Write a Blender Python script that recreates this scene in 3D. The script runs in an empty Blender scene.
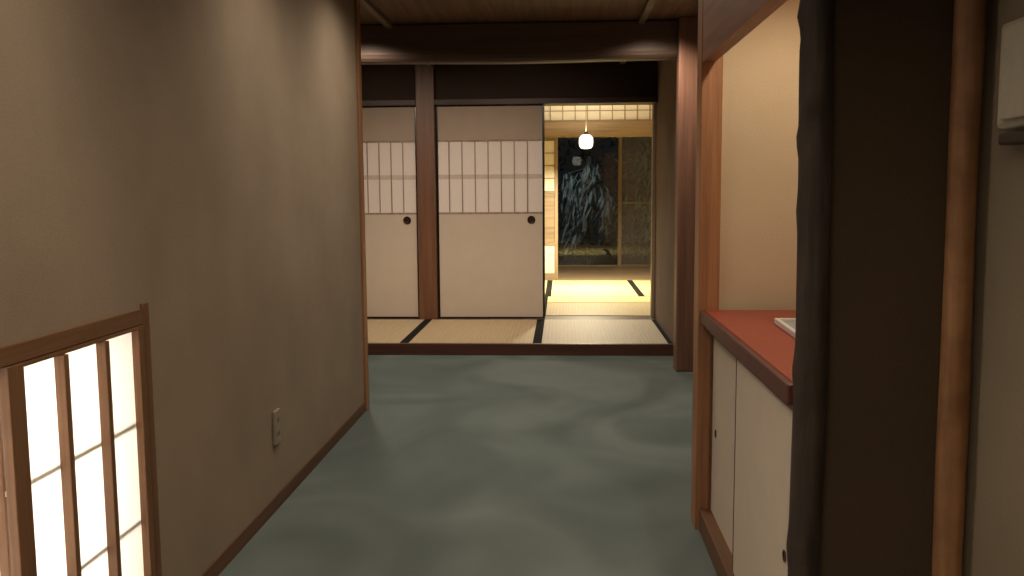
import bpy, bmesh, math, random
from mathutils import Vector, Matrix, noise
random.seed(7)
sc = bpy.context.scene
C = sc.collection
PI = math.pi

# ------------------------------------------------------------------ materials
def new_mat(name):
    m = bpy.data.materials.new(name); m.use_nodes = True
    return m, m.node_tree, m.node_tree.nodes['Principled BSDF']

def N(nt, typ, **kw):
    n = nt.nodes.new(typ)
    for k, v in kw.items(): setattr(n, k, v)
    return n

def coords(nt, scale=(1,1,1), kind='Object'):
    t = N(nt, 'ShaderNodeTexCoord'); mp = N(nt, 'ShaderNodeMapping')
    mp.inputs['Scale'].default_value = scale
    nt.links.new(t.outputs[kind], mp.inputs['Vector'])
    return mp.outputs['Vector']

def ramp(nt, fac, stops):
    r = N(nt, 'ShaderNodeValToRGB')
    e = r.color_ramp.elements
    e[0].position, e[0].color = stops[0][0], (*stops[0][1], 1)
    e[1].position, e[1].color = stops[-1][0], (*stops[-1][1], 1)
    for p, c in stops[1:-1]:
        q = e.new(p); q.color = (*c, 1)
    nt.links.new(fac, r.inputs['Fac'])
    return r.outputs['Color']

def nz(nt, vec, scale, detail=4, rough=.55, dist=0):
    n = N(nt, 'ShaderNodeTexNoise')
    n.inputs['Scale'].default_value = scale; n.inputs['Detail'].default_value = detail
    n.inputs['Roughness'].default_value = rough; n.inputs['Distortion'].default_value = dist
    nt.links.new(vec, n.inputs['Vector'])
    return n.outputs['Fac']

def bump(nt, b, h, strength=.3, dist=.002):
    n = N(nt, 'ShaderNodeBump')
    n.inputs['Strength'].default_value = strength; n.inputs['Distance'].default_value = dist
    nt.links.new(h, n.inputs['Height']); nt.links.new(n.outputs['Normal'], b.inputs['Normal'])

def mul(c, k): return tuple(min(1, v*k) for v in c)

def plaster(name, col, var=.12, grain=260, rough=.95):
    m, nt, b = new_mat(name)
    v = coords(nt)
    big = nz(nt, v, 2.2, 3)
    fine = nz(nt, v, grain, 3, .7)
    c1 = ramp(nt, big, [(.3, mul(col, 1-var)), (.7, mul(col, 1+var))])
    c2 = ramp(nt, fine, [(.3, (.8,.8,.8)), (.7, (1,1,1))])
    mx = N(nt, 'ShaderNodeMix', data_type='RGBA', blend_type='MULTIPLY')
    mx.inputs['Factor'].default_value = 1
    nt.links.new(c1, mx.inputs[6]); nt.links.new(c2, mx.inputs[7])
    nt.links.new(mx.outputs[2], b.inputs['Base Color'])
    b.inputs['Roughness'].default_value = rough
    bump(nt, b, fine, .35, .002)
    return m

def wood(name, col, axis=2, rough=.5, var=.3, ring=26, spec=.4):
    """straight-grained timber, grain running along the given axis"""
    m, nt, b = new_mat(name)
    s = [ring, ring, ring]; s[axis] = 1.2
    v = coords(nt, tuple(s))
    a = nz(nt, v, 1.0, 6, .6, .4)
    s2 = [160, 160, 160]; s2[axis] = 4
    f = nz(nt, coords(nt, tuple(s2)), 1.0, 3, .6)
    c = ramp(nt, a, [(.28, mul(col, 1-var)), (.5, col), (.74, mul(col, 1+var))])
    c2 = ramp(nt, f, [(.3, (.82,.8,.78)), (.65, (1,1,1))])
    mx = N(nt, 'ShaderNodeMix', data_type='RGBA', blend_type='MULTIPLY'); mx.inputs['Factor'].default_value = 1
    nt.links.new(c, mx.inputs[6]); nt.links.new(c2, mx.inputs[7])
    nt.links.new(mx.outputs[2], b.inputs['Base Color'])
    b.inputs['Roughness'].default_value = rough
    b.inputs['Specular IOR Level'].default_value = spec
    bump(nt, b, f, .15, .001)
    return m

def plain(name, col, rough=.5, metal=0, spec=.5, nscale=40, var=.06):
    m, nt, b = new_mat(name)
    n = nz(nt, coords(nt), nscale, 3)
    c = ramp(nt, n, [(.3, mul(col, 1-var)), (.7, mul(col, 1+var))])
    nt.links.new(c, b.inputs['Base Color'])
    b.inputs['Roughness'].default_value = rough; b.inputs['Metallic'].default_value = metal
    b.inputs['Specular IOR Level'].default_value = spec
    return m

def carpet_mat(name, dark, light):
    m, nt, b = new_mat(name)
    v = coords(nt)
    big = nz(nt, coords(nt, (1.15, .75, 1)), 1.3, 2, .5, 1.1)
    mid = nz(nt, v, 5, 3)
    fine = nz(nt, v, 420, 2, .7)
    mid_c = tuple((a+b2)/2 for a, b2 in zip(dark, light))
    c = ramp(nt, big, [(.36, dark), (.5, mid_c), (.62, light)])
    c1 = ramp(nt, mid, [(.3, (.9,.9,.9)), (.7, (1,1,1))])
    c2 = ramp(nt, fine, [(.3, (.72,.72,.72)), (.7, (1,1,1))])
    mx = N(nt, 'ShaderNodeMix', data_type='RGBA', blend_type='MULTIPLY'); mx.inputs['Factor'].default_value = 1
    nt.links.new(c, mx.inputs[6]); nt.links.new(c1, mx.inputs[7])
    my = N(nt, 'ShaderNodeMix', data_type='RGBA', blend_type='MULTIPLY'); my.inputs['Factor'].default_value = 1
    nt.links.new(mx.outputs[2], my.inputs[6]); nt.links.new(c2, my.inputs[7])
    nt.links.new(my.outputs[2], b.inputs['Base Color'])
    b.inputs['Roughness'].default_value = .95
    b.inputs['Specular IOR Level'].default_value = .15
    b.inputs['Sheen Weight'].default_value = .25; b.inputs['Sheen Roughness'].default_value = .5
    bump(nt, b, fine, .6, .004)
    return m

def tatami_mat_material(name, col, axis=0, rough=.42):
    """woven rush: fine ribs across the mat"""
    m, nt, b = new_mat(name)
    v = coords(nt)
    w = N(nt, 'ShaderNodeTexWave', wave_type='BANDS', bands_direction='X' if axis == 0 else 'Y')
    w.inputs['Scale'].default_value = 11; w.inputs['Distortion'].default_value = .3
    nt.links.new(v, w.inputs['Vector'])
    s = [3, 3, 3]; s[axis] = 160
    n = nz(nt, coords(nt, tuple(s)), 1, 3, .6)
    c = ramp(nt, n, [(.25, mul(col, .82)), (.75, mul(col, 1.12))])
    c2 = ramp(nt, w.outputs['Fac'], [(0, (.9,.9,.9)), (1, (1,1,1))])
    mx = N(nt, 'ShaderNodeMix', data_type='RGBA', blend_type='MULTIPLY'); mx.inputs['Factor'].default_value = 1
    nt.links.new(c, mx.inputs[6]); nt.links.new(c2, mx.inputs[7])
    nt.links.new(mx.outputs[2], b.inputs['Base Color'])
    b.inputs['Roughness'].default_value = rough
    bump(nt, b, n, .2, .001)
    return m

def paper_mat(name, col, transl=.5, rough=.9):
    m, nt, b = new_mat(name)
    n = nz(nt, coords(nt), 60, 5, .7)
    c = ramp(nt, n, [(.3, mul(col, .95)), (.7, col)])
    nt.links.new(c, b.inputs['Base Color']); b.inputs['Roughness'].default_value = rough
    b.inputs['Specular IOR Level'].default_value = .1
    t = N(nt, 'ShaderNodeBsdfTranslucent'); nt.links.new(c, t.inputs['Color'])
    mx = N(nt, 'ShaderNodeMixShader'); mx.inputs['Fac'].default_value = transl
    out = nt.nodes['Material Output']
    nt.links.new(b.outputs[0], mx.inputs[1]); nt.links.new(t.outputs[0], mx.inputs[2])
    nt.links.new(mx.outputs[0], out.inputs['Surface'])
    return m

def glass_mat(name, haze=0):
    m, nt, b = new_mat(name)
    nt.nodes.remove(b)
    fr = N(nt, 'ShaderNodeFresnel'); fr.inputs['IOR'].default_value = 1.6
    n = nz(nt, coords(nt), 1.5, 1)
    tr = N(nt, 'ShaderNodeBsdfTransparent'); tr.inputs['Color'].default_value = (.92,.95,.94,1)
    gl = N(nt, 'ShaderNodeBsdfGlossy'); gl.inputs['Roughness'].default_value = .02
    bp = N(nt, 'ShaderNodeBump'); bp.inputs['Strength'].default_value = .0
    nt.links.new(n, bp.inputs['Height']); nt.links.new(bp.outputs['Normal'], gl.inputs['Normal'])
    ma = N(nt, 'ShaderNodeMath', operation='MULTIPLY'); ma.inputs[1].default_value = 1.0
    nt.links.new(fr.outputs[0], ma.inputs[0])
    mx = N(nt, 'ShaderNodeMixShader')
    nt.links.new(ma.outputs[0], mx.inputs['Fac'])
    nt.links.new(tr.outputs[0], mx.inputs[1]); nt.links.new(gl.outputs[0], mx.inputs[2])
    res = mx.outputs[0]
    if haze:
        df = N(nt, 'ShaderNodeBsdfDiffuse'); df.inputs['Color'].default_value = (.30,.29,.25,1)
        m2 = N(nt, 'ShaderNodeMixShader'); m2.inputs['Fac'].default_value = haze
        nt.links.new(res, m2.inputs[1]); nt.links.new(df.outputs[0], m2.inputs[2]); res = m2.outputs[0]
    nt.links.new(res, nt.nodes['Material Output'].inputs['Surface'])
    return m

def glow_mat(name, col, strength):
    m, nt, b = new_mat(name)
    n = nz(nt, coords(nt), 20, 2)
    c = ramp(nt, n, [(.2, mul(col, .95)), (.8, col)])
    nt.links.new(c, b.inputs['Base Color']); nt.links.new(c, b.inputs['Emission Color'])
    b.inputs['Emission Strength'].default_value = strength
    return m

def bark_mat(name, dark, light, rough=.8, vs=5):
    m, nt, b = new_mat(name)
    v = coords(nt, (38, 38, vs))
    a = nz(nt, v, 1, 5, .65, .6)
    k = nz(nt, coords(nt), 9, 3)
    c = ramp(nt, a, [(.3, dark), (.7, light)])
    c2 = ramp(nt, k, [(.35, (.65,.6,.55)), (.6, (1,1,1))])
    mx = N(nt, 'ShaderNodeMix', data_type='RGBA', blend_type='MULTIPLY'); mx.inputs['Factor'].default_value = 1
    nt.links.new(c, mx.inputs[6]); nt.links.new(c2, mx.inputs[7])
    nt.links.new(mx.outputs[2], b.inputs['Base Color'])
    b.inputs['Roughness'].default_value = rough
    bump(nt, b, a, .5, .004)
    return m

M = dict(
    wall   = plaster('taupe_sand_plaster', (.365,.280,.200)),
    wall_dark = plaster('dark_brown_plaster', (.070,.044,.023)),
    wall_right = plaster('beige_plaster', (.235,.185,.125)),
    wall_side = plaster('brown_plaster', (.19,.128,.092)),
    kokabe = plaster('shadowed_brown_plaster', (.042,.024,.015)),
    cream  = plaster('cream_plaster', (.66,.53,.36), .06),
    room   = plaster('warm_room_plaster', (.62,.47,.27), .06),
    carpet = carpet_mat('grey_green_carpet', (.100,.137,.133), (.180,.229,.220)),
    ceil   = wood('ceiling_boards', (.20,.105,.055), 1, .7),
    ceil_room = wood('room_ceiling_boards', (.40,.28,.15), 1, .6),
    batten = wood('ceiling_batten', (.21,.15,.10), 1, .6),
    post   = wood('red_brown_post', (.155,.068,.034), 2, .45),
    post_orange = wood('orange_brown_post', (.36,.17,.08), 2, .45),
    postgrey = wood('weathered_post', (.25,.125,.082), 2, .5),
    lintel = wood('lintel_board', (.36,.155,.078), 1, .5),
    kamoi  = wood('dark_lintel', (.045,.021,.014), 0, .5),
    step   = wood('dark_step_board', (.085,.035,.024), 0, .4),
    base   = wood('baseboard_wood', (.15,.072,.038), 1, .5),
    base_x = wood('baseboard_wood_cross', (.15,.072,.038), 0, .5),
    shoji_wood = wood('shoji_cedar', (.20,.098,.045), 2, .5),
    shoji_wood_h = wood('shoji_cedar_rail', (.20,.098,.045), 1, .5),
    shoji_dark = wood('shoji_dark_rail', (.20,.10,.045), 1, .5),
    muntin_grey = wood('shoji_thin_muntin', (.42,.36,.27), 1, .6),
    room_wood = wood('pale_cedar', (.30,.225,.145), 0, .45),
    room_wood_v = wood('pale_cedar_stile', (.30,.225,.145), 2, .45),
    lattice = wood('fusuma_lattice_wood', (.31,.225,.165), 2, .6),
    lacquer = plain('black_lacquer', (.012,.009,.008), .25),
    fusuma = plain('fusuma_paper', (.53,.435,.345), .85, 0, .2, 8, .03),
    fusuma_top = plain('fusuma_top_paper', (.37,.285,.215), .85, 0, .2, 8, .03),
    door_paper = paper_mat('door_shoji_paper', (.80,.70,.63), .12),
    backlit = paper_mat('backlit_shoji_paper', (.93,.91,.86), .55),
    room_paper = paper_mat('room_shoji_paper', (.92,.89,.78), .3),
    paper_shade = plain('rail_shadow_on_paper', (.55,.44,.37), .9, 0, .1),
    pull   = plain('bronze_pull', (.035,.018,.012), .4, .6),
    red    = plain('red_lacquer_top', (.31,.057,.034), .38, 0, .45, 14, .08),
    red_edge = plain('maroon_edge', (.10,.028,.022), .45),
    cab    = plain('cabinet_door_paper', (.58,.485,.39), .7, 0, .3, 10, .03),
    tatami_hall = tatami_mat_material('faded_rush', (.55,.42,.25), 0, .5),
    tatami_shine = tatami_mat_material('glossy_rush', (.50,.425,.33), 0, .55),
    tatami_room = tatami_mat_material('golden_rush', (.70,.60,.30), 1, .55),
    tatami_cross = tatami_mat_material('golden_rush_cross', (.52,.43,.23), 0, .55),  # darker tint stands in for sheen changing with the weave direction
    heri   = plain('dark_mat_border', (.020,.019,.019), .95, 0, .03),
    heri_tan = plain('tan_mat_border', (.48,.38,.18), .8),
    log    = bark_mat('dark_log_bark', (.013,.009,.006), (.052,.034,.022), .75),
    peeled = bark_mat('peeled_log', (.22,.105,.045), (.34,.17,.075), .5, 2),
    beam   = wood('beam_timber', (.125,.080,.058), 0, .5, .2),
    white  = plain('white_plastic', (.70,.69,.66), .45),
    grey   = plain('grey_plastic', (.34,.35,.35), .5),
    beige  = plain('beige_plastic', (.34,.275,.205), .5),
    beige_light = plain('light_beige_plastic', (.50,.45,.36), .4),
    shadow_brown = plain('box_shadow_brown', (.07,.055,.04), .6),
    slot   = plain('black_slot', (.02,.02,.02), .6),
    glass  = glass_mat('window_glass'),
    glass_hazy = glass_mat('insect_screened_glass', .35),
    lampglass = glow_mat('lit_opal_glass', (1,.93,.80), 1.7),
    brass  = plain('dark_metal', (.08,.06,.04), .4, .8),
    soil   = plaster('garden_soil', (.05,.045,.03), .3, 60),
    rock   = bark_mat('garden_rock', (.07,.075,.075), (.22,.24,.24), .9, 30),
    leaf   = plain('night_leaf', (.16,.25,.17), .45, 0, .5, 30, .4),
    leaf_pale = plain('pale_drooping_leaf', (.30,.345,.325), .6, 0, .5, 30, .3),
    trunk  = bark_mat('tree_bark', (.05,.045,.04), (.20,.20,.18), .9),
)

# ------------------------------------------------------------------ mesh helpers
class MB:
    def __init__(s): s.bm = bmesh.new()
    def box(s, x0, x1, y0, y1, z0, z1):
        vs = [s.bm.verts.new(p) for p in ((x0,y0,z0),(x1,y0,z0),(x1,y1,z0),(x0,y1,z0),(x0,y0,z1),(x1,y0,z1),(x1,y1,z1),(x0,y1,z1))]
        for f in ((0,3,2,1),(4,5,6,7),(0,1,5,4),(1,2,6,5),(2,3,7,6),(3,0,4,7)):
            s.bm.faces.new([vs[i] for i in f])
        return s
    def lathe(s, c, prof, axis='z', n=32):
        """prof: list of (radius, offset along axis)"""
        rings = []
        for r, h in prof:
            ring = []
            for k in range(n):
                a = 2*PI*k/n; u, w = r*math.cos(a), r*math.sin(a)
                p = {'z': (u, w, h), 'x': (h, u, w), 'y': (w, h, u)}[axis]
                ring.append(s.bm.verts.new((c[0]+p[0], c[1]+p[1], c[2]+p[2])))
            rings.append(ring)
        for A, B in zip(rings, rings[1:]):
            for k in range(n):
                s.bm.faces.new((A[k], A[(k+1) % n], B[(k+1) % n], B[k]))
        s.bm.faces.new(rings[0][::-1]); s.bm.faces.new(rings[-1])
        return s
    def log(s, p0, p1, r, n=24, segs=60, wob=.006, nf=9., bend=0., seed=0., knots=()):
        """a natural log: noisy radius, slight bend, swollen knots (t, angle, height, width)"""
        p0, p1 = Vector(p0), Vector(p1); d = (p1-p0); L = d.length; d.normalize()
        ref = Vector((0,1,0)) if abs(d.z) > .5 else Vector((0,0,1))
        u = d.cross(ref).normalized(); w = d.cross(u)
        rings = []
        for i in range(segs+1):
            t = i/segs
            c = p0 + d*(L*t) + w*(bend*math.sin(PI*t)) + u*(noise.noise((seed, t*L*1.6, 0))*wob*1.3)
            ring = []
            for k in range(n):
                a = 2*PI*k/n
                rr = r*(1+.04*noise.noise((seed+7, t*L*2, 0))) + wob*noise.noise((math.cos(a)*1.2+seed, math.sin(a)*1.2, t*L*nf*.35))
                for kt, ka, kh, kw in knots:
                    da = (a-ka+PI) % (2*PI)-PI
                    q = ((t-kt)*L)**2/kw**2 + (da*r)**2/kw**2
                    rr += kh*math.exp(-q)
                ring.append(s.bm.verts.new(c + u*(rr*math.cos(a)) + w*(rr*math.sin(a))))
            rings.append(ring)
        for A, B in zip(rings, rings[1:]):
            for k in range(n):
                f = s.bm.faces.new((A[k], A[(k+1) % n], B[(k+1) % n], B[k])); f.smooth = True
        s.bm.faces.new(rings[0][::-1]); s.bm.faces.new(rings[-1])
        return s
    def build(s, name, mat, parent=None, bevel=0, smooth=False, origin=None):
        bmesh.ops.recalc_face_normals(s.bm, faces=s.bm.faces[:])
        if bevel:
            es = [e for e in s.bm.edges if len(e.link_faces) == 2 and e.calc_face_angle(0) > .6]
            bmesh.ops.bevel(s.bm, geom=es, offset=bevel, segments=2, profile=.5, affect='EDGES')
        if smooth:
            for f in s.bm.faces: f.smooth = True
        off = Vector((0,0,0))
        if parent is not None: off = wpos(parent)
        elif origin is not None: off = Vector(origin)
        else:
            xs = [v.co for v in s.bm.verts]
            off = Vector(((min(v.x for v in xs)+max(v.x for v in xs))/2, (min(v.y for v in xs)+max(v.y for v in xs))/2, min(v.z for v in xs)))
        for v in s.bm.verts: v.co -= off
        me = bpy.data.meshes.new(name); s.bm.to_mesh(me); s.bm.free()
        me.materials.append(mat)
        o = bpy.data.objects.new(name, me); C.objects.link(o)
        if parent is not None: o.parent = parent
        else: o.location = off
        return o

def wpos(o):
    p = Vector(o.location)
    while o.parent: o = o.parent; p += Vector(o.location)
    return p

def empty(name, loc):
    o = bpy.data.objects.new(name, None); C.objects.link(o); o.location = loc
    o.empty_display_size = .05
    return o

def tag(o, label=None, cat=None, group=None, kind=None):
    if label: o['label'] = label
    if cat: o['category'] = cat
    if group: o['group'] = group
    if kind: o['kind'] = kind
    return o

def struct(o): o['kind'] = 'structure'; return o

def box(name, mat, x0, x1, y0, y1, z0, z1, parent=None, bevel=0):
    return MB().box(x0, x1, y0, y1, z0, z1).build(name, mat, parent, bevel)

CZ = 2.185            # hall ceiling height
TZ = .08             # raised tatami level

# ------------------------------------------------------------------ floors and ceilings
struct(MB().box(-3.2, 1.0, -1.6, 6.2, -.06, 0).build('floor', M['carpet']))
struct(box('floor', M['base'], -3.2, .9, 6.24, 7.66, -.06, .028))
struct(box('floor', M['base'], -2.9, 1.9, 7.66, 10.80, -.06, .028))
struct(MB().box(-2.9, 1.9, 10.93, 12.90, -.06, TZ-.004).build('floor', M['room_wood']))
struct(box('ceiling', M['ceil'], -3.2, 1.0, -1.6, 7.44, CZ, CZ+.08))
struct(box('ceiling', M['ceil_room'], -2.9, 1.9, 7.62, 13.1, 2.52, 2.6))

# hall ceiling battens
for x in (-1.07, .49):
    struct(box('trim_1', M['batten'], x-.02, x+.02, 4.7 if x < -1 else -1.5, 7.44, CZ-.03, CZ-.0005, bevel=.003))

# ------------------------------------------------------------------ left wall with its low paper window
WX, WT = -1.03, .10
wy0, wy1, wz0, wz1 = .98, 2.162, .10, .855        # rough opening (outer frame size)
w = MB()
w.box(WX-WT, WX, -1.6, wy0, 0, CZ); w.box(WX-WT, WX, wy1, 4.56, 0, CZ)
w.box(WX-WT, WX, wy0, wy1, 0, wz0); w.box(WX-WT, WX, wy0, wy1, wz1, CZ)
struct(w.build('wall_left', M['wall'], origin=(0,0,0)))
struct(box('trim_2', M['post_orange'], WX-WT, WX+.012, 4.562, 4.632, 0, CZ, bevel=.004))
struct(MB().box(WX+.0005, WX+.006, -1.6, 4.56, 0, .052).build('baseboard_left', M['base'], bevel=.001))
struct(box('wall_left_return', M['wall'], -3.2, WX-WT-.002, 4.5, 4.6, 0, CZ))
struct(box('wall_left_far', M['wall_side'], -3.3, -3.2, 4.5, 7.6, 0, CZ))
# light cavity behind the paper window
cav = MB().box(-1.55, -1.50, .7, 2.4, 0, 1.1).box(-1.50, WX-WT-.002, .7, .74, 0, 1.1).box(-1.50, WX-WT-.002, 2.36, 2.4, 0, 1.1).box(-1.55, WX-WT-.002, .7, 2.4, 1.1, 1.14)
struct(cav.build('wall_left_cavity', M['cream']))

win = struct(empty('window_1', (WX, (wy0+wy1)/2, wz0)))
tag(win, 'low backlit white paper window with brown wooden bars in the left wall', 'window')
for a, b in ((wy1-.032, wy1), (wy0, wy0+.032)):
    MB().box(WX-.06, WX+.008, a, b, wz0, wz1+.012).build('side_jamb', M['shoji_wood'], win, .002)
MB().box(WX-.06, WX+.007, wy0+.0325, wy1-.0325, wz1-.038, wz1).build('head_rail', M['shoji_wood_h'], win, .002)
MB().box(WX-.06, WX+.007, wy0+.0325, wy1-.0325, wz0, wz0+.035).build('sill_rail', M['shoji_wood_h'], win, .002)
iy0, iy1, iz0, iz1 = wy0+.033, wy1-.033, wz0+.036, wz1-.039
def shoji_sash(y0, y1, xo, bars):
    """xo: x of the paper; stiles and bars project from it into the hall"""
    s = empty('shoji_sash', (xo-WX, (y0+y1)/2-win.location.y, iz0-win.location.z)); s.parent = win
    z0, z1 = iz0, iz1
    for a, b in ((y0, y0+.050), (y1-.026, y1)):
        MB().box(xo, xo+.020, a, b, z0, z1).build('stile', M['shoji_wood'], s, .002)
    for a, b in ((z0, z0+.03), (z1-.010, z1)):
        MB().box(xo, xo+.018, y0+.0505, y1-.0265, a, b).build('rail', M['shoji_dark'], s, .001)
    for yc in bars:
        MB().box(xo+.001, xo+.024, yc-.009, yc+.009, z0+.0305, z1-.0105).build('bar', M['shoji_wood'], s, .0015)
    for zc in (.326, .570):
        MB().box(xo-.009, xo-.003, y0+.01, y1-.01, zc-.005, zc+.005).build('muntin', M['muntin_grey'], s)
    MB().box(xo-.0015, xo-.0002, y0+.005, y1-.005, z0, z1).build('paper', M['backlit'], s)
    return s
shoji_sash(1.585, iy1, WX-.012, (1.775, 1.943))
shoji_sash(iy0, 1.627, WX-.046, (1.19, 1.37))

# wall socket low on the left wall
so = empty('wall_socket', (WX, 3.115, .238))
tag(so, 'small taupe wall socket plate low on the left wall above the baseboard', 'socket')
MB().box(WX+.0005, WX+.012, 3.085, 3.145, .238, .362).build('plate', M['beige'], so, .003)
for zc in (.275, .325):
    for dy in (-.008, .008): MB().box(WX+.0115, WX+.0128, 3.115+dy-.0015, 3.115+dy+.0015, zc-.008, zc+.008).build('socket_slot', M['slot'], so)

# ------------------------------------------------------------------ right side: near wall, natural log posts, niche
RX = .785
struct(box('wall_right', M['wall_right'], RX, RX+.1, -1.6, 1.79, 0, CZ))
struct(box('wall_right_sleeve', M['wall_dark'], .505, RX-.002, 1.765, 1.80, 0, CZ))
struct(box('wall_back', M['wall'], WX+.002, RX-.002, -1.7, -1.6, 0, CZ))

lg = MB().log((.475, 1.735, 0), (.475, 1.735, CZ-.001), .0305, wob=.0045, seed=3.1, segs=110, n=30,
              knots=((.588, .95, .013, .013), (.573, .9, -.008, .010), (.665, .1, .006, .02), (.648, .3, -.005, .015), (.56, .0, .005, .018),
                     (.50, .4, .004, .03), (.36, .2, .005, .03), (.2, .6, .006, .03), (.43, 1.2, .005, .02), (.66, 1.6, .005, .012)))
lg = lg.build('log_post', M['log'])
tag(lg, 'dark knobbly natural log post at the near end of the red counter', 'post')
pl = MB().log((.744, 1.725, 0), (.744, 1.725, CZ-.001), .0265, wob=.004, seed=9.4, segs=80, bend=-.004)
pl = pl.build('log_post', M['peeled'])
tag(pl, 'smooth orange-brown peeled log post between dark wall and beige right wall', 'post')

# wall intercom box on the right wall
ic = empty('wall_control_box', (RX, 1.62, 1.235))
tag(ic, 'beige rectangular control box mounted high on the right wall', 'wall box')
MB().box(RX-.020, RX-.0005, 1.48, 1.657, 1.235, 1.418).build('housing', M['beige_light'], ic, .009)
MB().box(RX-.032, RX-.0205, 1.495, 1.62, 1.248, 1.408).build('cover', M['beige_light'], ic, .005)
MB().box(RX-.030, RX-.0005, 1.48, 1.625, 1.206, 1.226).build('box_shadow_strip', M['shadow_brown'], ic, .005)  # dark strip standing in for the shadow below the box

# niche: post, lintel, end wall, back wall
NX = 1.0
struct(MB().box(.446, .514, 2.955, 3.05, 0, CZ).build('trim_3', M['post_orange'], bevel=.003))
struct(box('trim_4', M['lintel'], .448, .490, 1.80, 2.953, 1.54, CZ, bevel=.002))
struct(box('wall_niche_end', M['cream'], .516, NX, 3.0, 3.1, 0, CZ))
struct(box('wall_niche_back', M['cream'], NX, NX+.08, 1.70, 3.1, 0, CZ))
struct(box('wall_niche_near', M['cream'], RX+.1, NX, 1.70, 1.79, 0, CZ))
# niche ceiling, above the lintel edge
struct(box('ceiling', M['cream'], .497, NX-.002, 1.802, 2.998, 1.98, 2.02))

# countertop (a thing) with its dark front edge
ct = empty('countertop', (.72, 2.37, .703))
tag(ct, 'red lacquered countertop with dark edge on the low white cabinet', 'countertop')
MB().box(.468, NX-.003, 1.803, 2.952, .705, .745).build('slab', M['red'], ct, .003)
MB().box(.452, .4675, 1.803, 2.952, .701, .744).build('front_edge', M['red_edge'], ct, .004)

cb = empty('storage_cabinet', (.72, 2.37, 0))
tag(cb, 'low built-in cabinet with cream sliding doors under the red counter', 'cabinet')
ca = MB()
ca.box(.505, NX-.003, 2.925, 2.95, 0, .70); ca.box(.505, NX-.003, 1.805, 1.83, 0, .70)
ca.box(NX-.02, NX-.003, 1.83, 2.925, 0, .70); ca.box(.505, NX-.02, 1.83, 2.925, .06, .08)
ca.build('carcass', M['base'], cb)
MB().box(.458, .503, 1.805, 2.95, 0, .075).build('plinth', M['base'], cb, .003)
MB().box(.470, .503, 1.805, 2.95, .682, .70).build('top_track', M['base'], cb, .001)
MB().box(.487, .503, 2.932, 2.95, .076, .681).build('side_stile', M['base'], cb, .001)
def cab_door(y0, y1, x, py):
    d = MB().box(x, x+.014, y0, y1, .077, .681).build('door', M['cab'], cb, .001)
    MB().lathe((x-.0005, py, .357), [(.004, .0005), (.012, .0), (.014, -.002), (.0105, -.0025), (.009, .0)], 'x', 24).build('finger_pull', M['pull'], d, smooth=False)
    return d
cab_door(2.37, 2.930, .494, 2.855)
d2 = cab_door(1.81, 2.435, .474, 1.875)
MB().box(.473, .489, 2.4355, 2.442, .077, .681).build('edge_strip', M['red_edge'], d2)

# tray lying on the counter, mostly behind the log post
tr = empty('tray', (.752, 2.425, .7455)); tr.rotation_euler = (0, 0, math.radians(-2))
tag(tr, 'grey flat tray with white rim on the red countertop behind the dark log', 'tray')
t0 = wpos(tr)
MB().box(t0.x-.13, t0.x+.13, t0.y-.19, t0.y+.19, t0.z, t0.z+.006).build('base', M['grey'], tr)
rm = MB()
for a, b, c, d in ((-.142,-.13,-.202,.202), (.13,.142,-.202,.202), (-.13,.13,-.202,-.19), (-.13,.13,.19,.202)):
    rm.box(t0.x+a, t0.x+b, t0.y+c, t0.y+d, t0.z, t0.z+.018)
rm.build('rim', M['white'], tr, .003)

# ------------------------------------------------------------------ hall beyond the niche: column, log beam, side walls
struct(box('wall_right_middle', M['wall_side'], .84, .92, 3.1, 5.64, 0, CZ))
struct(MB().box(.715, .835, 5.64, 5.76, 0, CZ).build('trim_5', M['postgrey'], bevel=.008))
def header_beam():
    """flat-faced timber with rounded arrises and a slightly sagging lower edge"""
    b = MB(); n = 60; prof = []
    y0, y1, zt = 5.70, 5.84, CZ-.002
    rings = []
    for i in range(n+1):
        x = -3.19 + (.713+3.19)*i/n
        t = (x+1.25)/1.96
        zb = 1.952 - .010*math.sin(PI*max(0, min(1, t))) + .003*noise.noise((x*1.7, 0, 0))
        pts = [(y0+.012, zt), (y0, zt-.012), (y0, zb+.045), (y0+.006, zb+.022), (y0+.020, zb+.006), (y0+.040, zb), (y1-.03, zb), (y1, zb+.03), (y1, zt)]
        rings.append([b.bm.verts.new((x, p[0], p[1])) for p in pts])
    for A, B in zip(rings, rings[1:]):
        for k in range(len(A)):
            k2 = (k+1) % len(A)
            b.bm.faces.new((A[k], A[k2], B[k2], B[k]))
    b.bm.faces.new(rings[0]); b.bm.faces.new(rings[-1][::-1])
    return b
hb = header_beam().build('header_beam', M['beam'])
tag(hb, 'heavy dark timber beam spanning the hall under the ceiling', 'beam')
struct(box('wall_right_far', M['wall_side'], .778, .86, 5.762, 7.66, 0, CZ))

# step up to the tatami
struct(MB().box(-3.2, .774, 6.2, 6.235, 0, TZ+.001).build('trim_6', M['step'], bevel=.003))

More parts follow.
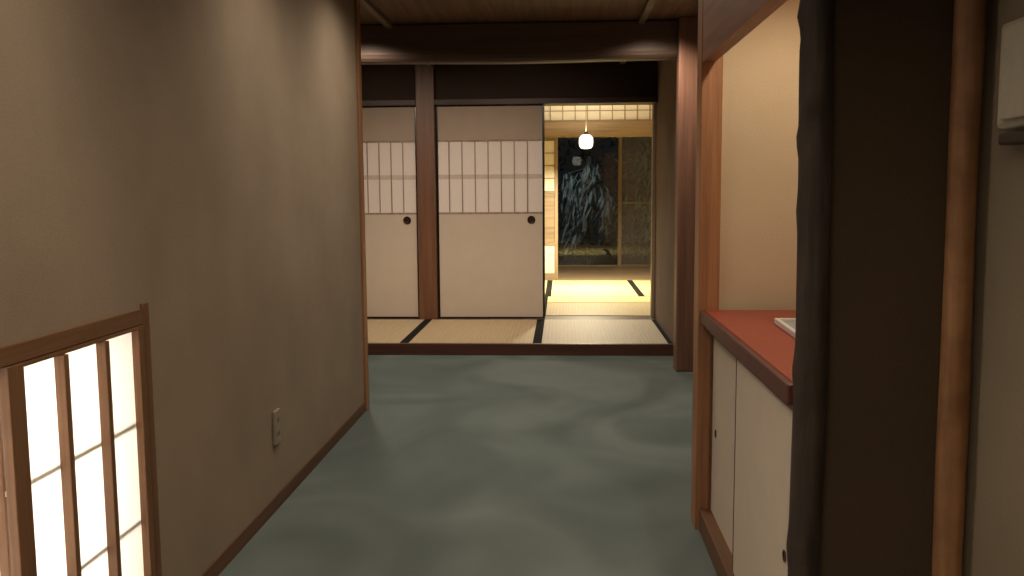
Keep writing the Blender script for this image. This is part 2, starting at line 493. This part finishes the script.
# tatami
def tatami(x0, x1, y0, y1, mat, label, along='y', border='heri', group=None, bw=.032, z=TZ):
    body = MB()
    if along == 'y':
        body.box(x0+bw, x1-bw, y0+.002, y1-.002, .0285, z)
    else:
        body.box(x0+.002, x1-.002, y0+bw, y1-bw, .0285, z)
    o = body.build('tatami_mat', M[mat])
    tag(o, label, 'tatami mat', group)
    if along == 'y':
        for a, b in ((x0+.001, x0+bw-.0005), (x1-bw+.0005, x1-.001)):
            MB().box(a, b, y0+.002, y1-.002, .0285, z+.0015).build('cloth_border', M[border], o)
    else:
        for a, b in ((y0+.001, y0+bw-.0005), (y1-bw+.0005, y1-.001)):
            MB().box(x0+.002, x1-.002, a, b, .0285, z+.0015).build('cloth_border', M[border], o)
    return o
G1, G2 = 'tatami mats on the raised step', 'tatami mats in the far room'
tatami(-3.0, -2.06, 6.238, 7.43, 'tatami_hall', 'tan tatami mat at far left end of the raised step', group=G1)
tatami(-2.06, -1.115, 6.238, 7.43, 'tatami_hall', 'tan tatami mat on the step in front of the left sliding door', group=G1)
tatami(-1.115, -.173, 6.238, 7.43, 'tatami_hall', 'tan tatami mat on the step in front of the wide middle sliding door', group=G1)
tatami(-.173, .772, 6.238, 7.43, 'tatami_shine', 'pale shiny tatami mat on the step before the open doorway', group=G1)
tatami(-1.09, -.14, 7.665, 9.1, 'tatami_room', 'golden tatami mat behind the closed middle sliding door', group=G2)
tatami(-1.09, -.14, 9.1, 10.79, 'tatami_room', 'golden tatami mat at left of far room beside paper screen', group=G2)
tatami(-.14, 1.76, 7.665, 8.6, 'tatami_cross', 'golden tatami mat laid crosswise just inside the open doorway', 'x', 'heri_tan', G2)
tatami(-.14, 1.76, 8.6, 9.1, 'tatami_room', 'narrow crosswise golden tatami mat in the middle of far room', 'x', 'heri_tan', G2)
tatami(-.14, .81, 9.1, 10.79, 'tatami_room', 'brightly lit yellow tatami mat between two dark border strips', group=G2)
tatami(.81, 1.76, 9.1, 10.79, 'tatami_room', 'golden tatami mat right of the dark border strip in far room', group=G2)

# ------------------------------------------------------------------ sliding door wall
DY = 7.50
struct(box('trim_7', M['step'], -3.2, .774, 7.435, 7.655, .0285, TZ-.002))                    # floor track
struct(MB().box(-3.2, -1.195, 7.44, 7.66, 1.851, 1.895).build('trim_8', M['kamoi'], bevel=.002))
struct(MB().box(-1.042, .776, 7.44, 7.66, 1.851, 1.895).build('trim_8', M['kamoi'], bevel=.002))  # head track
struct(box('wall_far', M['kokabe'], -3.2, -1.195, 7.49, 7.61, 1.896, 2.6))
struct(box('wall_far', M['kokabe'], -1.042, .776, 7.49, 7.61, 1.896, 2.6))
struct(MB().box(-1.1945, -1.0425, 7.442, 7.655, TZ-.0015, 2.6).build('trim_9', M['post'], bevel=.004))
struct(MB().box(.752, .777, 7.56, 7.655, TZ-.0015, 1.849).build('trim_10', M['room_wood_v'], bevel=.003))
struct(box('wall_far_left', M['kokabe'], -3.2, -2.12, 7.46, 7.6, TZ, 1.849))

def fusuma(name, x0, x1, xs, pull_x, paper, label):
    z0, z1 = TZ+.0005, 1.849
    d = struct(empty(name, ((x0+x1)/2, DY, z0)))
    tag(d, label, 'sliding door')
    f = MB()
    f.box(x0, x0+.018, DY-.002, DY+.028, z0, z1); f.box(x1-.018, x1, DY-.002, DY+.028, z0, z1)
    f.box(x0+.018, x1-.018, DY-.002, DY+.028, z0, z0+.012); f.box(x0+.018, x1-.018, DY-.002, DY+.028, z1-.006, z1)
    f.build('frame', M['lacquer'], d, .001)
    a, b = x0+.0185, x1-.0185
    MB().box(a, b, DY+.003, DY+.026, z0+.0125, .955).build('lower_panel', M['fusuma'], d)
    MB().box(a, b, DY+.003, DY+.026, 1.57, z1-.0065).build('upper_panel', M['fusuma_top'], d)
    MB().box(a, b, DY+.010, DY+.0115, .9555, 1.5695).build('shoji_paper', M[paper], d)
    l = MB()
    for x in xs: l.box(x-.0045, x+.0045, DY+.004, DY+.0083, .972, 1.555)
    l.box(a, b, DY+.003, DY+.0098, 1.556, 1.5695); l.box(a, b, DY+.003, DY+.0098, .9555, .9715)
    l.build('lattice', M['lattice'], d)
    MB().box(a, b, DY+.0085, DY+.0098, 1.248, 1.284).build('rail_shadow_band', M['paper_shade'], d)  # the rail's shadow through the paper, painted as a thin darker strip
    MB().lathe((pull_x, DY+.003, .907), [(.012, -.0005), (.022, -.001), (.031, -.003), (.033, -.0065), (.030, -.009), (.026, -.006), (.020, -.003)], 'y', 32).build('finger_pull', M['pull'], d, smooth=False)
    return d
fusuma('door_1', -1.042, -.14, [-1.042+.1085+.1085*k for k in range(7)], -.252, 'door_paper', 'wide cream sliding door with lattice window beside the open doorway')
fusuma('door_2', -2.10, -1.195, [-1.195-.125-.1*k for k in range(8)], -1.292, 'door_paper', 'cream sliding door partly hidden by the left wall')

# ------------------------------------------------------------------ far room
struct(box('wall_room_left', M['room'], -2.98, -2.9, 7.62, 13.1, 0, 2.52))
struct(box('wall_room_right', M['room'], 1.9, 1.98, 7.62, 13.1, 0, 2.52))
struct(box('wall_room_front', M['room'], .862, 1.9, 7.60, 7.66, 0, 2.52))
KY = 10.82
struct(MB().box(-2.9, 1.9, 10.80, 10.925, .0285, TZ+.004).build('trim_11', M['room_wood']))
struct(MB().box(-2.9, 1.9, KY, KY+.10, 1.783, 1.958).build('trim_12', M['room_wood'], bevel=.003))
# ranma: paper transom above the lintel
rn = struct(empty('window_2', (-.0, KY+.05, 1.959)))
tag(rn, 'lit lattice paper transom above the far room lintel', 'window')
MB().box(-1.6, 1.88, KY+.05, KY+.0515, 1.985, 2.50).build('paper', M['room_paper'], rn)
f = MB().box(-1.62, 1.89, KY+.03, KY+.065, 1.959, 1.984).box(-1.62, 1.89, KY+.03, KY+.065, 2.501, 2.519)
f.build('frame', M['room_wood'], rn)
l = MB()
x = -1.45
while x < 1.85:
    l.box(x-.0045, x+.0045, KY+.036, KY+.0495, 1.985, 2.50); x += .1465
l.box(-1.6, 1.88, KY+.038, KY+.049, 2.088, 2.096); l.box(-1.6, 1.88, KY+.038, KY+.049, 2.30, 2.314)
l.build('lattice', M['room_wood_v'], rn)
# sliding paper screen standing at left in the lintel track
sd = struct(empty('door_3', (-.52, KY+.04, TZ+.005)))
tag(sd, 'paper sliding screen at left side of far room', 'sliding screen')
y0, y1 = KY+.03, KY+.06
s = MB().box(-.085, -.045, y0, y1, TZ+.005, 1.782).box(-1.0, -.96, y0, y1, TZ+.005, 1.782)
s.build('stile', M['room_wood_v'], sd, .002)
s = MB()
for a, b in ((TZ+.005, .16), (.50, .54), (1.12, 1.15), (1.745, 1.782)): s.box(-.96, -.085, y0+.002, y1-.002, a, b)
s.build('rail', M['room_wood'], sd)
MB().box(-.959, -.086, y0+.012, y0+.0135, 1.151, 1.744).build('upper_paper', M['room_paper'], sd)
MB().box(-.959, -.086, y0+.010, y0+.02, .541, 1.119).build('middle_board', M['room_wood'], sd)
MB().box(-.959, -.086, y0+.012, y0+.0135, .161, .499).build('lower_paper', M['room_paper'], sd)
l = MB()
for zc in (1.30, 1.45, 1.60): l.box(-.959, -.086, y0+.006, y0+.0115, zc-.005, zc+.005)
for k in range(1, 4): l.box(-.96+k*.2187-.005, -.96+k*.2187+.005, y0+.006, y0+.0118, 1.151, 1.744)
l.build('lattice', M['room_wood_v'], sd)

# glazed sliding doors to the garden
GY = 12.93
struct(MB().box(-2.9, 1.9, GY-.03, GY+.09, -.06, TZ).build('trim_13', M['room_wood']))
struct(box('wall_room_far', M['room'], -2.9, 1.9, GY-.02, GY+.08, 2.0, 2.52))
struct(box('wall_room_far_left', M['room'], -2.9, -1.0, GY-.02, GY+.08, TZ, 2.0))
def glass_door(name, x0, x1, y, mid, label):
    g = struct(empty(name, ((x0+x1)/2, y, TZ+.001))); tag(g, label, 'glass door')
    z0, z1 = TZ+.001, 1.999
    s = MB().box(x0, x0+.05, y-.015, y+.015, z0, z1).box(x1-.05, x1, y-.015, y+.015, z0, z1)
    s.build('stile', M['room_wood_v'], g, .002)
    s = MB().box(x0+.05, x1-.05, y-.015, y+.015, z0, z0+.012).box(x0+.05, x1-.05, y-.015, y+.015, z1-.05, z1)
    if mid: s.box(x0+.05, x1-.05, y-.012, y+.012, .965, .99)
    s.build('rail', M['room_wood'], g, .002)
    pb = MB(); pb.bm.faces.new([pb.bm.verts.new(p) for p in ((x0+.05, y, z0+.012), (x1-.05, y, z0+.012), (x1-.05, y, z1-.05), (x0+.05, y, z1-.05))])
    pb.build('pane', M['glass_hazy' if mid else 'glass'], g)
glass_door('door_4', -.95, .855, GY, False, 'wide glass door showing the pale plant in the dark garden')
glass_door('door_5', .80, 1.89, GY+.045, True, 'glass door with a middle rail at right of the garden view')

# pendant lamp
lp = empty('pendant_lamp', (.265, 9.9, 1.60))
tag(lp, 'glowing white pendant lamp hanging in the far room before the dark glass', 'lamp')
MB().lathe((.265, 9.9, 1.60), [(.02, 0), (.055, .006), (.072, .03), (.078, .075), (.074, .12), (.05, .148), (.02, .155)], 'z', 32).build('shade', M['lampglass'], lp, smooth=True)
MB().lathe((.265, 9.9, 1.755), [(.022, 0), (.022, .02), (.003, .03), (.003, .735), (.04, .745), (.04, .764)], 'z', 16).build('cord', M['brass'], lp)

# ------------------------------------------------------------------ night garden
struct(box('ground', M['soil'], -8, 9, 13.1, 24, -.35, -.2))
def leaf_blade(bm, base, d, L, wdt, droop, seg=5):
    """one drooping strap leaf"""
    side = Vector((-d.y, d.x, 0)); side = side.normalized() if side.length > .001 else Vector((1,0,0))
    prev = None; p = Vector(base); dirv = Vector(d)
    for i in range(seg+1):
        t = i/seg; ww = wdt*math.sin(PI*min(.95, .12+.88*t))*(1 if t < 1 else .3)
        a, b = bm.verts.new(p-side*ww), bm.verts.new(p+side*ww)
        if prev: bm.faces.new((prev[0], prev[1], b, a))
        prev = (a, b)
        p = p + dirv*(L/seg); dirv = (dirv + Vector((0,0,-droop))).normalized()
def bez(a, b, c, t): return Vector(a)*(1-t)**2 + Vector(b)*2*t*(1-t) + Vector(c)*t*t
def weeping_tree(x, y, H, boughs, leafmat, label, n=110, spread=.06):
    t = empty('weeping_tree', (x, y, -.2)); tag(t, label, 'tree')
    tk = MB().log((x, y, -.2), (x+.06, y, -.2+H), .05, wob=.02, seed=x*3, segs=24, n=12)
    tk.build('trunk', M['trunk'], t)
    for k, (p0, p1, p2) in enumerate(boughs):
        br = MB(); leaf = MB()
        br.log((x+.04, y, -.2+H*.9), p0, .014, n=6, segs=5, wob=.003, seed=k)
        for j in range(6):
            br.log(bez(p0, p1, p2, j/6), bez(p0, p1, p2, (j+1)/6), .009, n=6, segs=2, wob=.002, seed=k+j)
        for j in range(n):
            u = random.random()
            q = bez(p0, p1, p2, u)
            tg = (bez(p0, p1, p2, min(1, u+.05)) - bez(p0, p1, p2, max(0, u-.05))).normalized()
            q = q + Vector((random.gauss(0, spread), random.gauss(0, spread), random.gauss(0, spread)))
            d = (tg + Vector((random.gauss(0,.35), random.gauss(0,.35), random.gauss(0,.25)))).normalized()
            leaf_blade(leaf.bm, q, d, random.uniform(.14,.32), random.uniform(.012,.026), .12)
        br.build('bough', M['trunk'], t)
        leaf.build('foliage', M[leafmat], t, smooth=True)
    return t
weeping_tree(.42, 15.6, 1.95, (((.52,15.3,1.58), (.55,15.2,.95), (.13,15.2,.22)), ((.42,15.4,1.5), (.40,15.3,1.2), (.40,15.3,.75)), ((.70,15.4,1.15), (.86,15.3,.95), (.62,15.3,.62)), ((.10,15.5,1.45), (.20,15.4,1.1), (.12,15.4,.5))),
             'leaf_pale', 'pale weeping tree lit at night beyond the wide glass door')
weeping_tree(1.75, 16.8, 2.2, (((1.6,16.6,1.9), (1.4,16.5,1.4), (1.5,16.5,.7)), ((1.9,16.6,1.9), (2.1,16.5,1.3), (1.9,16.5,.6)), ((1.75,16.5,1.5), (1.8,16.4,1.0), (1.7,16.4,.3))),
             'leaf', 'dark leafy tree behind the right glass door', 120, .12)
def rock(x, y, r, label, seed):
    b = MB(); bmesh.ops.create_icosphere(b.bm, subdivisions=4, radius=1)
    for v in b.bm.verts:
        k = 1+.35*noise.noise(v.co*1.3+Vector((seed,0,0)))+.08*noise.noise(v.co*5)
        v.co = Vector((x+v.co.x*k*r, y+v.co.y*k*r*.8, -.2+max(-.02, v.co.z*k*r*.75)))
    tag(b.build('garden_rock', M['rock'], smooth=True), label, 'rock')
rock(.95, 14.6, .26, 'low grey garden rock behind the lower part of the wide glass door', 2)
rock(-.35, 14.7, .2, 'small grey garden rock at left foot of the pale plant', 5)
hd = MB()
for k in range(2600):
    b0 = Vector((random.uniform(-4,5), random.uniform(18,19), random.uniform(-.2,2.4)))
    d = Vector((random.gauss(0,1), random.gauss(-.4,.5), random.gauss(.2,.6))).normalized()
    leaf_blade(hd.bm, b0, d, random.uniform(.12,.28), .03, .25, 3)
tag(hd.build('garden_hedge', M['leaf'], smooth=True), 'dark hedge at the back of the garden', 'hedge', kind='stuff')

# ------------------------------------------------------------------ lights
def light(typ, loc, energy, col, size=.1, rot=None, look=None, **kw):
    d = bpy.data.lights.new(typ.lower(), typ); d.energy = energy; d.color = col
    if typ == 'AREA': d.size = size
    else: d.shadow_soft_size = size
    for k, v in kw.items(): setattr(d, k, v)
    o = bpy.data.objects.new('light_'+typ.lower(), d); C.objects.link(o); o.location = loc
    if look is not None:
        o.rotation_euler = (Vector(look)-Vector(loc)).to_track_quat('-Z', 'Y').to_euler()
    return o
WARM = (1, .80, .58); WW = (1, .86, .68)
R = math.radians
# downlights along the left wall and before the beam, nearest one added as fill
for p, e in (((-.62, 3.0, 2.165), 21), ((-.66, 4.1, 2.165), 17), ((-.50, 1.5, 2.165), 34)):
    light('SPOT', p, e, WW, .06, look=(p[0], p[1], 0), spot_size=R(140), spot_blend=1)
for p, e in (((-1.25, 5.40, 2.165), 75), ((.52, 5.40, 2.165), 52)):
    light('SPOT', p, e, WW, .05, look=(p[0], p[1], 0), spot_size=R(142), spot_blend=.75)
# unseen fill added over the raised step, behind the beam, to brighten the doors
for x in (-1.5, -.45):
    light('AREA', (x, 6.0, 2.165), 9, (1, .84, .68), .35, look=(x+.1, 7.5, .62), spread=R(100))
# soft fill added in the near hall, no visible fixture
light('AREA', (-.2, .2, 2.165), 26, WARM, .8, look=(-.4, .7, 0), spread=R(125))
light('AREA', (-.15, 3.9, 2.165), 8, WW, .6, look=(-.15, 3.9, 0), spread=R(160))
# niche lamp above the lintel edge
light('SPOT', (.72, 2.35, 1.95), 21, (1, .83, .62), .05, look=(.72, 2.4, 0), spot_size=R(150), spot_blend=.5)
# behind the paper window
light('AREA', (-1.46, 1.5, .5), 34, (1, .94, .90), 1.0, look=(0, 1.5, .5))
# far room
light('AREA', (.265, 9.9, 1.59), 95, (1, .86, .58), .14, look=(.265, 9.9, 0), spread=R(160))
light('AREA', (.265, 9.9, 1.79), 30, (1, .86, .60), .14, look=(.265, 9.9, 3))
light('AREA', (.3, 11.9, 2.48), 2.5, (1, .8, .5), .4, look=(.3, 11.9, 0))
# garden lamps
light('SPOT', (-.2, 13.9, 2.4), 36, (.80, .93, 1), .1, look=(.2, 15.4, .9), spot_size=R(60), spot_blend=.8)
light('SPOT', (1.4, 14.2, 2.4), 25, (.80, .93, 1), .1, look=(1.8, 17, .9), spot_size=R(70), spot_blend=.8)

wd = bpy.data.worlds.new('night'); sc.world = wd; wd.use_nodes = True
wd.node_tree.nodes['Background'].inputs[0].default_value = (.02, .022, .022, 1)
wd.node_tree.nodes['Background'].inputs[1].default_value = .3

# ------------------------------------------------------------------ camera
cam = bpy.data.cameras.new('camera'); co = bpy.data.objects.new('camera', cam); C.objects.link(co)
cam.sensor_width = 36; cam.lens = 36*900/1024; cam.clip_start = .05
co.location = (0, 0, 1.13)
co.rotation_euler = (Matrix.Rotation(R(3.18), 3, 'Z') @ Matrix.Rotation(R(90-6.03), 3, 'X') @ Matrix.Rotation(R(-.4), 3, 'Z')).to_euler()
sc.camera = co
sc.view_settings.view_transform = 'Standard'
sc.view_settings.look = 'None'
sc.view_settings.exposure = 0
